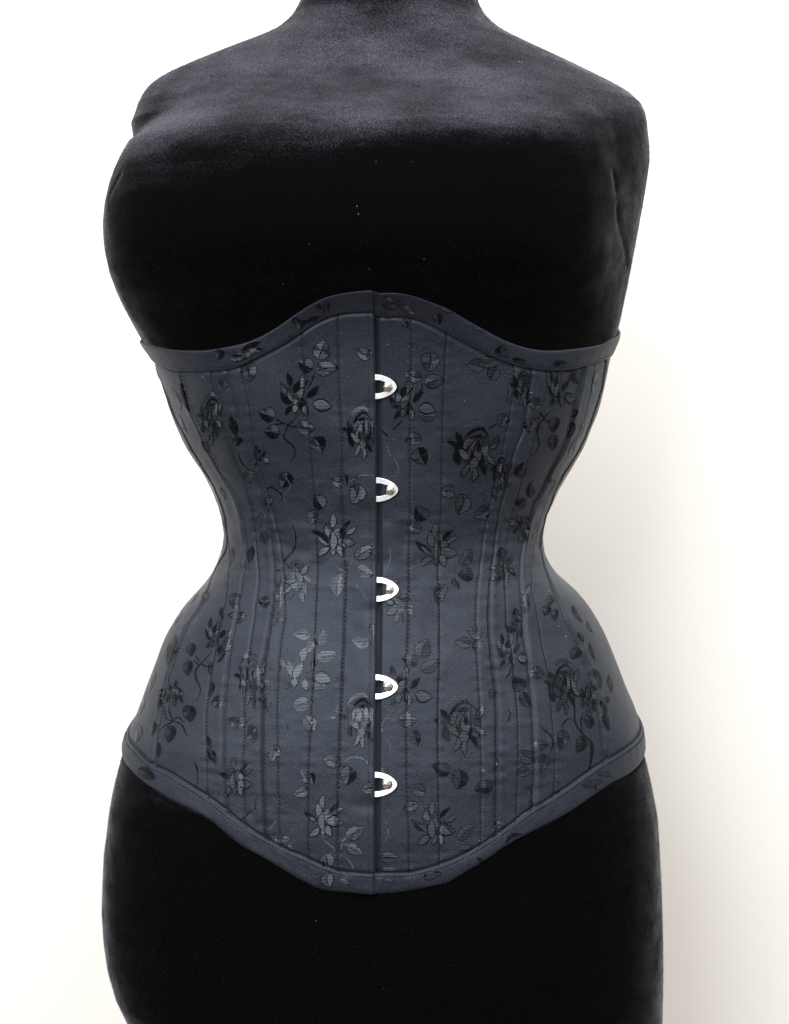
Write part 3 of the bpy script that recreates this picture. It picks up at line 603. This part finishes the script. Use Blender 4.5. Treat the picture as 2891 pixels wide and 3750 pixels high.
# pieces of the pattern that fall on the bindings
ON_BINDING = '''A 1035 665 95 120 115 k|A 1440 560 -25 240 70 k|A 1420 640 -30 210 90 w|A 1545 610 0 110 60 k|A 1265 660 185 150 70 k|A 1250 720 180 130 50 w|A 1330 700 90 130 100 k
B 770 270 40 130 65 k|B 850 250 90 120 65 k|B 500 470 60 150 85 k|B 680 390 340 140 55 k|B 560 440 345 130 50 k|B 450 410 120 90 40 k
C 180 210 5 210 150 w|C 400 310 40 200 90 w|C 750 400 80 140 110 k|C 1240 495 40 190 60 w|C 850 270 30 180 50 w|C 1530 810 270 180 150 k
D 315 580 0 170 90 k|D 830 620 -20 150 120 k|D 1210 440 90 95 85 k
M 350 620 30 220 130 k|N 1030 1620 80 170 150 w|N 1220 1640 20 120 60 w|N 700 1380 90 70 40 w|O 750 1560 -15 215 120 k|O 1330 1370 30 100 26 k|O 200 1620 10 120 60 w|P 930 960 172 270 70 w|P 1010 1000 80 110 60 w|P 1100 880 10 160 50 w|P 90 1590 330 190 90 k'''
STEMS = {
'B':['680 1060 640 1180 590 1260','480 1560 420 1640 340 1710 310 1800 290 1850 325 1900 400 1960 430 2040 410 2120 370 2160','340 1700 260 1670 190 1620','330 1720 440 1730 500 1750','300 1690 200 1700 150 1760'],
'C':['330 1640 250 1720 190 1770','560 1170 560 1260 480 1360','60 1770 150 1850','1330 1000 1440 1000 1520 960','1490 1690 1400 1740'],
'D':['790 1160 700 1230 650 1290 590 1370 570 1480 590 1590 560 1690 490 1760','650 1290 740 1350','650 1280 610 1200','610 1270 540 1290','980 740 960 850 920 920'],
'E':['600 170 590 260 640 350 740 410','910 690 960 620 1040 650 1110 710 1160 800','1235 1050 1280 1170 1290 1300 1250 1410 1160 1510 1120 1600 1110 1720 1100 1850','1100 1640 1040 1650','1160 1550 1260 1690'],
'F':['940 560 1030 500 1120 465 1240 470','1000 1490 950 1590 900 1670 840 1640 730 1570','900 1670 800 1730 770 1790','920 1690 1000 1790 1080 1870 1180 2010','1440 40 1420 130 1450 230 1520 310 1550 400 1510 500','1390 1240 1430 1330 1450 1430 1440 1550 1350 1650'],
'G':['990 690 1060 640 1150 590 1230 600 1290 660 1350 790 1430 870 1470 960 1460 1080 1420 1200 1350 1300','1330 270 1330 420 1290 560 1290 640','1500 600 1400 650 1350 760','740 1580 770 1690 880 1760 950 1680 990 1580','930 1750 820 1830','1590 930 1590 1070 1540 1220 1490 1270','100 40 260 20 350 30'],
'I':['1410 370 1340 410 1410 470','1140 850 1050 960 980 1030 930 1100 940 1210 990 1310 980 1400 940 1470','980 1030 900 970','980 990 930 910','1000 1020 1080 1050','1540 1740 1640 1660','600 1480 600 1600 640 1720 540 1780 470 1850','640 1720 750 1760 800 1850 830 1920','530 1540 560 1680 640 1720','660 1710 710 1670 780 1740'],
'J':['850 900 840 1000 790 1050','610 1330 530 1390 450 1450 410 1560 440 1660 510 1730 520 1850','440 1430 380 1360 330 1310','490 1460 600 1500'],
'K':['1090 90 1150 170','1220 740 1300 740 1400 690 1450 650','570 1090 530 1230','340 1460 310 1560 220 1640 170 1700 130 1800 170 1930 240 2040 230 2160','180 1690 310 1710'],
'L':['340 500 330 640 330 740 300 830','240 1050 230 1130 170 1200','210 1560 230 1650 190 1740','1010 1420 1040 1530 1040 1700 1100 1850'],
'M':['890 430 940 560 950 700 930 790','1620 1070 1520 1150 1480 1200'],
'N':['1200 180 1300 110 1400 110 1490 150 1520 210 1580 290','1530 0 1510 150','940 1010 970 1130 1100 1250 1010 1320','1180 1250 1200 1150 1270 1070','1220 1190 1280 1180','1240 1340 1310 1430 1340 1500','350 600 400 730','150 560 110 680 120 800 180 850','270 1010 390 900'],
'O':['1030 220 1130 150 1240 140 1350 240 1450 340 1540 410','1060 1130 1020 1280 900 1330 850 1390','150 830 200 930 210 1040 180 1130 130 1210'],
'P':['790 150 790 280 860 400 950 490 980 600 960 760 940 860','880 180 860 280 880 420','790 280 720 250 660 320 640 390','900 430 985 520 995 620 955 850','380 310 440 380 520 450 530 560 500 660'],
}
ROSE = [('a', (-.32,-.2,-.2,-.33,.02,-.4,.2,-.33), .07, 'w'), ('a', (-.22,-.1,-.1,-.24,.05,-.31,.19,-.22), .06, 'k'), (-.07,-.06,310,.36,.17,'w'), (-.02,.12,270,.42,.24,'w'), (.1,.05,275,.45,.16,'w'), (.22,.05,80,.55,.10,'w'),
 (-.29,-.06,50,.3,.10,'k'), (-.28,.12,75,.3,.15,'k'), (-.14,.2,35,.32,.11,'w'), (-.28,.28,60,.25,.13,'k'), (.02,.33,95,.25,.15,'w'), (-.1,.45,115,.25,.08,'w'), (.05,.5,88,.25,.08,'w'), (.2,.38,60,.25,.09,'k'), (-.42,.02,190,.2,.07,'k'), (.31,-.12,290,.26,.09,'w'), (.0,-.18,340,.2,.05,'k'), (-.16,-.02,285,.24,.07,'w'), (.04,.0,262,.22,.06,'k'), (.14,.22,100,.2,.06,'k'), (-.06,.16,250,.2,.05,'k'), (.3,.2,40,.22,.08,'w')]
BUD = [(-.22,-.42,260,.34,.14,'k'), (.12,-.42,285,.34,.16,'w'), (-.34,-.26,240,.28,.1,'w'), (-.28,-.02,230,.38,.14,'k'), (-.02,-.28,300,.3,.14,'k'), (-.14,-.1,250,.36,.16,'w'), (.02,-.06,300,.4,.16,'w'), (.34,-.16,315,.38,.14,'k'), (.1,.12,275,.3,.16,'k'),
 (.56,.14,10,.4,.22,'w'), (-.2,.26,130,.26,.1,'k'), (-.06,.22,100,.18,.12,'w'), (.18,.26,80,.24,.12,'w')]
BLOOM = [(-.04,-.34,275,.32,.12,'w'), (-.32,.02,215,.46,.15,'k'), (-.27,.1,222,.3,.07,'w'), (-.14,-.14,262,.34,.14,'w'), (.08,-.02,270,.32,.26,'w'), (.24,-.22,312,.36,.09,'k'), (.36,-.12,330,.32,.09,'w'), (.26,.14,8,.4,.20,'w'), (-.24,.36,140,.3,.13,'w'), (-.02,.32,95,.26,.10,'w'), (.13,.34,70,.26,.13,'w'), (-.04,.1,270,.42,.14,'w')]
# flower: kind, crop, x, y, size, turn, width factor
FLOWERS = [('R','A',920,1400,560,0,.55), ('U','B',470,1380,500,0,1), ('R','B',1270,1740,560,0,.8), ('U','C',350,1440,470,0,.95), ('R','C',1230,1960,640,10,1), ('R','D',395,850,440,0,.62), ('U','D',815,960,430,0,.62),
 ('U','E',840,250,260,0,.6), ('B','E',1320,1820,420,170,.9), ('B','F',760,1220,500,0,1), ('R','G',1540,390,380,0,.6), ('B','G',750,1340,500,0,1), ('B','H',500,1680,380,180,.75), ('U','H',725,1090,320,180,.6),
 ('U','I',1160,690,380,10,.7), ('R','J',75,1150,600,0,.62), ('U','I',655,1350,300,160,.8), ('U','J',640,1130,500,0,1), ('R','J',1430,1650,600,0,.8), ('B','K',370,300,380,130,1), ('U','K',370,1330,480,0,.95), ('R','K',1130,1700,640,0,1),
 ('U','L',210,890,400,0,.75), ('R','L',900,1230,600,0,.75), ('R','L',1215,1390,400,0,.6), ('B','M',1420,660,460,0,.85), ('B','N',970,840,480,0,.95), ('B','O',780,930,520,0,1)]

def elem_grid(kind, x, y, ang, ln, wd, seed):
    """pointed leaf or petal as a small grid in pixels"""
    nu, nw = 11, 6
    u = np.linspace(0, 1, nu); rs = np.random.default_rng(seed)
    p, q = (0.72, 0.72) if kind == 'leaf' else (0.82, 0.85)
    h = np.sin(np.pi*np.clip(u, 0.0, 1)**p)**q; h[0] = 0.12; h[-1] = 0.02
    tooth = 1 + (0.09 if kind == 'leaf' else 0.05)*np.where(np.arange(nu) % 2, 1, -1)*rs.uniform(.4, 1.2, nu)
    bend = rs.uniform(-.10, .10)*ln*np.sin(np.pi*u)
    w = np.array([-1, -.52, -.08, .08, .52, 1.0])
    X = (u[:, None]-0.5)*ln + 0*w; Y = w*(h*tooth*wd*0.5)[:, None] + bend[:, None]
    c, s = math.cos(math.radians(ang)), math.sin(math.radians(ang))
    zone = np.tile([0, 0, 1, 2, 2], nu-1)     # one blade half, midrib, other blade half
    return np.stack([x + c*X - s*Y, y + s*X + c*Y], -1).reshape(-1, 2), grid_faces(nu, nw), zone
def ribbon(pts, wd, taper=True):
    C = dense(pts, 5.0); t = np.gradient(C, axis=0); t /= np.linalg.norm(t, axis=1, keepdims=True)+1e-9
    nrm = np.stack([-t[:, 1], t[:, 0]], -1); n = len(C)
    w = wd*0.5*(np.clip(np.minimum(np.arange(n), np.arange(n)[::-1])/(0.25*n), 0.35, 1) if taper else np.ones(n))
    w = w*(1 + 0.3*np.sin(np.arange(n)*1.9))
    V = np.stack([C - nrm*w[:, None], C + nrm*w[:, None]], 1).reshape(-1, 2)
    return V, grid_faces(n, 2)
ITEMS = []           # (name, [(pixels, faces, material index)], binding?)
SEED = 100
def leaf_item(row, name, binding):
    global SEED
    t, x, y, a, l, w, k = row.split(); SEED += 1
    P, s = tpx(t, [(float(x), float(y))])
    V, F, zn = elem_grid('leaf' if float(w)/float(l) > 0.45 else 'petal', P[0, 0], P[0, 1], float(a), float(l)/s, float(w)/s, SEED)
    V2, F2, _ = elem_grid('leaf' if float(w)/float(l) > 0.45 else 'petal', P[0, 0], P[0, 1], float(a), 1.06*float(l)/s, 1.12*float(w)/s, SEED)
    ITEMS.append((name, [(V2, F2, np.full(len(F2), 1)), (V, F, np.array([[0, 1, 2], [1, 2, 2]][k == 'k'])[zn] if float(w)/float(l) > 0.45 else np.full(len(F), 0 if k == 'w' else 1))], binding))
for row in LEAVES.replace('\n', '|').split('|'): leaf_item(row, 'woven_leaf', False)
for row in ON_BINDING.replace('\n', '|').split('|'): leaf_item(row, 'woven_leaf', True)
for t, rows in STEMS.items():
    for r_ in rows:
        q = np.array(list(map(float, r_.split()))).reshape(-1, 2); P, s = tpx(t, q)
        V, F = ribbon(P, 5.2); ITEMS.append(('woven_stem', [(V, F, np.full(len(F), 0 if (t in 'NGKO' or (t == 'F' and P[0, 0] > 1240)) else 1))], False))
for kind, t, x, y, S, turn, wf in FLOWERS:
    (c0,), s = tpx(t, [(x, y)]); S = 1.1*S/s; els = []; ca, sa = math.cos(math.radians(turn)), math.sin(math.radians(turn))
    for el in {'R': ROSE, 'U': BUD, 'B': BLOOM}[kind]:
        SEED += 1
        if el[0] == 'a':
            q = np.array(el[1]).reshape(-1, 2)*S; V, F = ribbon(q, el[2]*S); m = el[3]
        else:
            V, F, zn = elem_grid('petal', el[0]*S, el[1]*S, el[2], el[3]*S, el[4]*S*1.05, SEED); m = el[5]
        if el[0] != 'a' and m == 'w':      # dark bound edge round each petal
            V2, F2, _ = elem_grid('petal', el[0]*S, el[1]*S, el[2], el[3]*S*1.10, el[4]*S*1.05*1.32, SEED)
            V2 = np.stack([V2[:, 0]*ca - V2[:, 1]*sa, V2[:, 0]*sa + V2[:, 1]*ca], -1); V2[:, 0] *= wf
            els.append((V2 + c0, F2, np.full(len(F2), 1)))
        V = np.stack([V[:, 0]*ca - V[:, 1]*sa, V[:, 0]*sa + V[:, 1]*ca], -1); V[:, 0] *= wf
        els.append((V + c0, F, np.full(len(F), 0 if m == 'w' else 1)))
    ITEMS.append(('woven_rose' if kind == 'R' else 'woven_bud' if kind == 'U' else 'woven_flower', els, False))
# one ray cast for all pixels
ALLPX = np.vstack([V for it in ITEMS for V, _, _ in it[1]])
PH, ZZ, OK = hit(ALLPX, 0.6*MM)
LEFT = PH > LN['busk'](ZZ)
REL = np.where(LEFT, relief(PH, ZZ, True), relief(PH, ZZ, False))
NRM = normals_of(PH, ZZ, 0*PH)
pos = 0
for name, els, binding in ITEMS:
    VV = []; FF = []; MI = []; base = 0; cp = []; 
    for ei, (V, F, m) in enumerate(els):
        sl = slice(pos, pos+len(V)); pos += len(V)
        p, z, ok, lf, rel, nn = PH[sl], ZZ[sl], OK[sl], LEFT[sl], REL[sl], NRM[sl]
        cp.append((p, z, ok))
        if binding:
            top = z > 1.05
            fo = np.where(top, (z-ZT_OUT(p))/(ZT_IN(p)-ZT_OUT(p)), (z-ZB_OUT(p))/(ZB_IN(p)-ZB_OUT(p)))
            ok = ok & (fo > 0.02) & (fo < 0.84)
            off = bind_off(fo) + np.where(lf, flap_lift(p, z, True), 0) + 0.45*MM
        else:
            off = rel
        Pw = at(p, z, off) + nn*(0.16 + 0.028*ei)*MM
        VV.append(Pw)
        good = ok[F].all(1)
        if not binding:
            # the cloth is cut at the front edge: a motif stops where its own half stops
            e = (p - LN['busk'](z))*0.1
            maj = np.median(e[ok]) > 0 if ok.any() else True
            good &= ((e > 1.2*MM)[F].all(1)) if maj else ((e < 3*MM)[F].all(1))
        FF.append(F[good] + base); MI += list(m[good]); base += len(V)
    VV = np.vstack(VV); FF = np.vstack(FF)
    if len(FF) < 2: continue
    used = np.unique(FF); remap = np.full(len(VV), -1); remap[used] = np.arange(len(used))
    p0, z0 = float(np.mean(np.concatenate([c[0][c[2]] for c in cp]))), float(np.mean(np.concatenate([c[1][c[2]] for c in cp])))
    if binding: par = BIND[('top_binding' if z0 > 1.05 else 'bottom_binding', bool(p0 > LN['busk'](np.array(z0))))]
    else: par = panel_for(p0, z0)[1]
    me = mesh_from(name, VV[used] - CB, remap[FF]); me.materials.append(M_WEFT); me.materials.append(M_WARP); me.materials.append(M_MIX)
    if len(me.polygons) == len(MI): me.polygons.foreach_set('material_index', np.array(MI, np.int32))
    o = bpy.data.objects.new(name, me); col.objects.link(o); o.parent = par

# ------------------------------------------------------------------ busk: steel loops under the lapping edge, studs on the other half
def frame(px):
    p, z, ok = hit([px]); nrm = normals_of(p, z, 0*p)[0]
    c = at(p, z, 0.0)[0]
    upv = np.array([0, 0, 1.0]) - nrm*nrm[2]; upv /= np.linalg.norm(upv)
    right = np.cross(upv, nrm); right *= np.sign(right[0]); return c, right, upv, nrm
def loop_outline():
    W, H = 13.2, 7.6
    xs = np.concatenate([np.linspace(-2.6, 0, 4), W*(1-(1-np.linspace(0.03, 1, 26))**1.8)])
    h = np.where(xs <= 0, H, H*np.clip(1-np.clip(xs/W, 0, 1)**1.75, 0, 1)**0.58)
    upper = np.stack([xs, h], -1); return np.vstack([upper, upper[-2::-1]*np.array([1, -1])])
def hole_outline(n):
    xs = np.linspace(-1.8, 10.3, (n+1)//2)
    h = np.where(xs < 1.6, 4.1, 0)
    t = np.clip((xs-1.6)/(7.5-1.6), 0, 1); h = np.where(xs >= 1.6, 4.1-1.35*t*t*(3-2*t), h)
    k = np.clip((xs-7.5)/2.8, 0, 1); h = np.where(xs > 7.5, 2.75*np.sqrt(np.clip(1-k*k, 0, 1)), h)
    upper = np.stack([xs, h], -1); return np.vstack([upper, upper[-2::-1]*np.array([1, -1])])
def build_loop(i):
    ex, ey, sx, sy = LOOPS[i]
    c, R, U, Nn = frame((ex, ey))
    out = loop_outline(); inn = hole_outline(len(out)); n = len(out)
    th = 0.85; zb = 1.15; bev = 0.16
    ctr = np.array([3.0, 0])
    def shrink(o, d):
        t = np.roll(o, -1, 0)-np.roll(o, 1, 0); t /= np.linalg.norm(t, axis=1, keepdims=True)+1e-9
        return o - np.stack([-t[:, 1], t[:, 0]], -1)*d*-1
    def away(o, d):      # move towards the middle of the strip
        v = o-ctr; return o - v/np.linalg.norm(v, axis=1, keepdims=True)*d
    rings = [(away(out, 0.0), zb), (away(out, 0.0), zb+th-bev), (away(out, bev), zb+th), (away(inn, -bev), zb+th), (inn, zb+th-bev), (inn, zb), (out, zb)]
    V = []
    for o, h in rings:
        for x, y in o: V.append(c + R*x*MM + U*y*MM + Nn*h*MM)
    F = grid_faces(len(rings), n, True)
    o = cmesh('busk_loop', V, F, M_STEEL, None, False)
    o.data.polygons.foreach_set('use_smooth', [False]*len(o.data.polygons))
    return o
for i in range(5):
    build_loop(i)
    ex, ey, sx, sy = LOOPS[i]
    c, R, U, Nn = frame((sx, sy))
    prof = [(0.01, -0.5), (1.5, -0.5), (1.5, 1.9), (2.3, 2.0), (2.75, 2.4), (2.9, 2.85), (2.76, 3.4), (2.4, 3.95), (1.8, 4.4), (1.05, 4.7), (0.42, 4.8), (0.01, 4.81)]
    st = revolve('busk_stud', [(r*MM, h*MM) for r, h in prof], M_STUD, corset, c - CB, 28, (R, U, Nn))

# ------------------------------------------------------------------ lint and a loose thread
def specks(name, pts, parent, shift, size, off):
    p, z, ok = hit(pts); V = []; F = []
    oc = np.array([(1,0,0),(-1,0,0),(0,1,0),(0,-1,0),(0,0,1),(0,0,-1)], float)
    tri = np.array([(0,2,4),(2,1,4),(1,3,4),(3,0,4),(2,0,5),(1,2,5),(3,1,5),(0,3,5)])
    for a, b, k in zip(p, z, ok):
        if not k: continue
        left = a > LN['busk'](np.array(b))
        o_ = off if off is not None else float(relief(np.array([a]), np.array([b]), bool(left))[0]) + 0.3*MM
        c = at(np.array([a]), np.array([b]), o_)[0]; s = size*RNG.uniform(0.6, 1.5, 3)
        F.append(tri + 6*len(V)); V.append(c + oc*s)
    V = np.vstack(V) - shift
    o = link(name, mesh_from(name, V, np.vstack(F), False), M_LINT, parent); o['kind'] = 'stuff'; return o
vp = lambda L_: [(x*1.7167, y*1.7167) for x, y in L_]
lint_v = vp([(765,457),(605,606),(1113,133),(1108,132),(905,553),(762,440),(878,345),(1055,163),(640,170),(802,345),(660,520)])
lint_v += [(float(a), float(b)) for a, b in zip(RNG.uniform(560, 2150, 4), RNG.uniform(150, 1050, 4))]
lint_v += [(float(a), float(b)) for a, b in zip(RNG.uniform(520, 2250, 4), RNG.uniform(3320, 3700, 4))]
specks('lint', lint_v, form, np.zeros(3), 0.16*MM, 0.25*MM)
lint_c = [(1500,1268),(1676,1350),(1702,1468),(1420,1262),(745,1378),(828,1494),(901,2092),(2013,2166),(2046,2293),(2073,2330),(1805,3040),(1758,3078),(1417,2120),(1608,2905),(1240,2895),(1025,2835),(1424,2968),(1801,2457),(1275,1380)]
specks('lint', lint_c, PANELS[4][3], CB, 0.17*MM, None)
def loose_thread():
    P, s = tpx('E', [(1180,500),(1210,550),(1235,610),(1190,680),(1155,730),(1160,770),(1180,795)])
    D = dense(P, 3.0); p, z, ok = hit(D); rel = relief(p, z, True)
    C = at(p, z, rel + 0.45*MM); Nn = normals_of(p, z, 0*p)
    t = np.gradient(C, axis=0); t /= np.linalg.norm(t, axis=1, keepdims=True); sd = np.cross(Nn, t)
    w = 0.11*MM; V = np.stack([C-sd*w, C+Nn*w, C+sd*w, C-Nn*w], 1).reshape(-1, 3)
    return cmesh('loose_thread', V, grid_faces(len(C), 4, True), M_FUZZ, panel_for(float(p.mean()), float(z.mean()))[1])
loose_thread()

# ------------------------------------------------------------------ the pile of the velvet: short fibres standing on the torso
def build_pile(n):
    rs = np.random.default_rng(5)
    z = rs.uniform(view_z(2250), view_z(-20), n); p = rs.uniform(math.radians(-25), math.radians(205), n)
    keep = (z > ZT_OUT(p) + 1.0*MM) | (z < ZB_OUT(p) - 1.0*MM); z, p = z[keep], p[keep]
    n = len(z)
    off = 0.8*MM*vnoise(p*0.15/0.05, z/0.06, 31) + 0.25*MM*vnoise(p*0.15/0.012, z/0.014, 32)
    inside = np.clip(np.minimum(ZT_OUT(p) - z, z - ZB_OUT(p))/(6*MM), 0, 1)
    B = at(p, z, off - 4*MM*inside - 0.1*MM); Nn = normals_of(p, z, 0*p)
    lean = rs.normal(0, 0.35, (n, 3)); lean[:, 2] -= 0.25
    d = Nn + lean; d /= np.linalg.norm(d, axis=1, keepdims=True)
    sd = np.cross(d, rs.normal(0, 1, (n, 3))); sd /= np.linalg.norm(sd, axis=1, keepdims=True)
    ln = rs.uniform(0.5, 1.15, n)[:, None]*MM; w = 0.075*MM
    V = np.stack([B - sd*w, B + sd*w, B + d*ln], 1).reshape(-1, 3)
    o = link('velvet_pile', mesh_from('velvet_pile', V, np.arange(3*n).reshape(-1, 3), False), M_PILE, form); o['kind'] = 'stuff'
build_pile(260000)
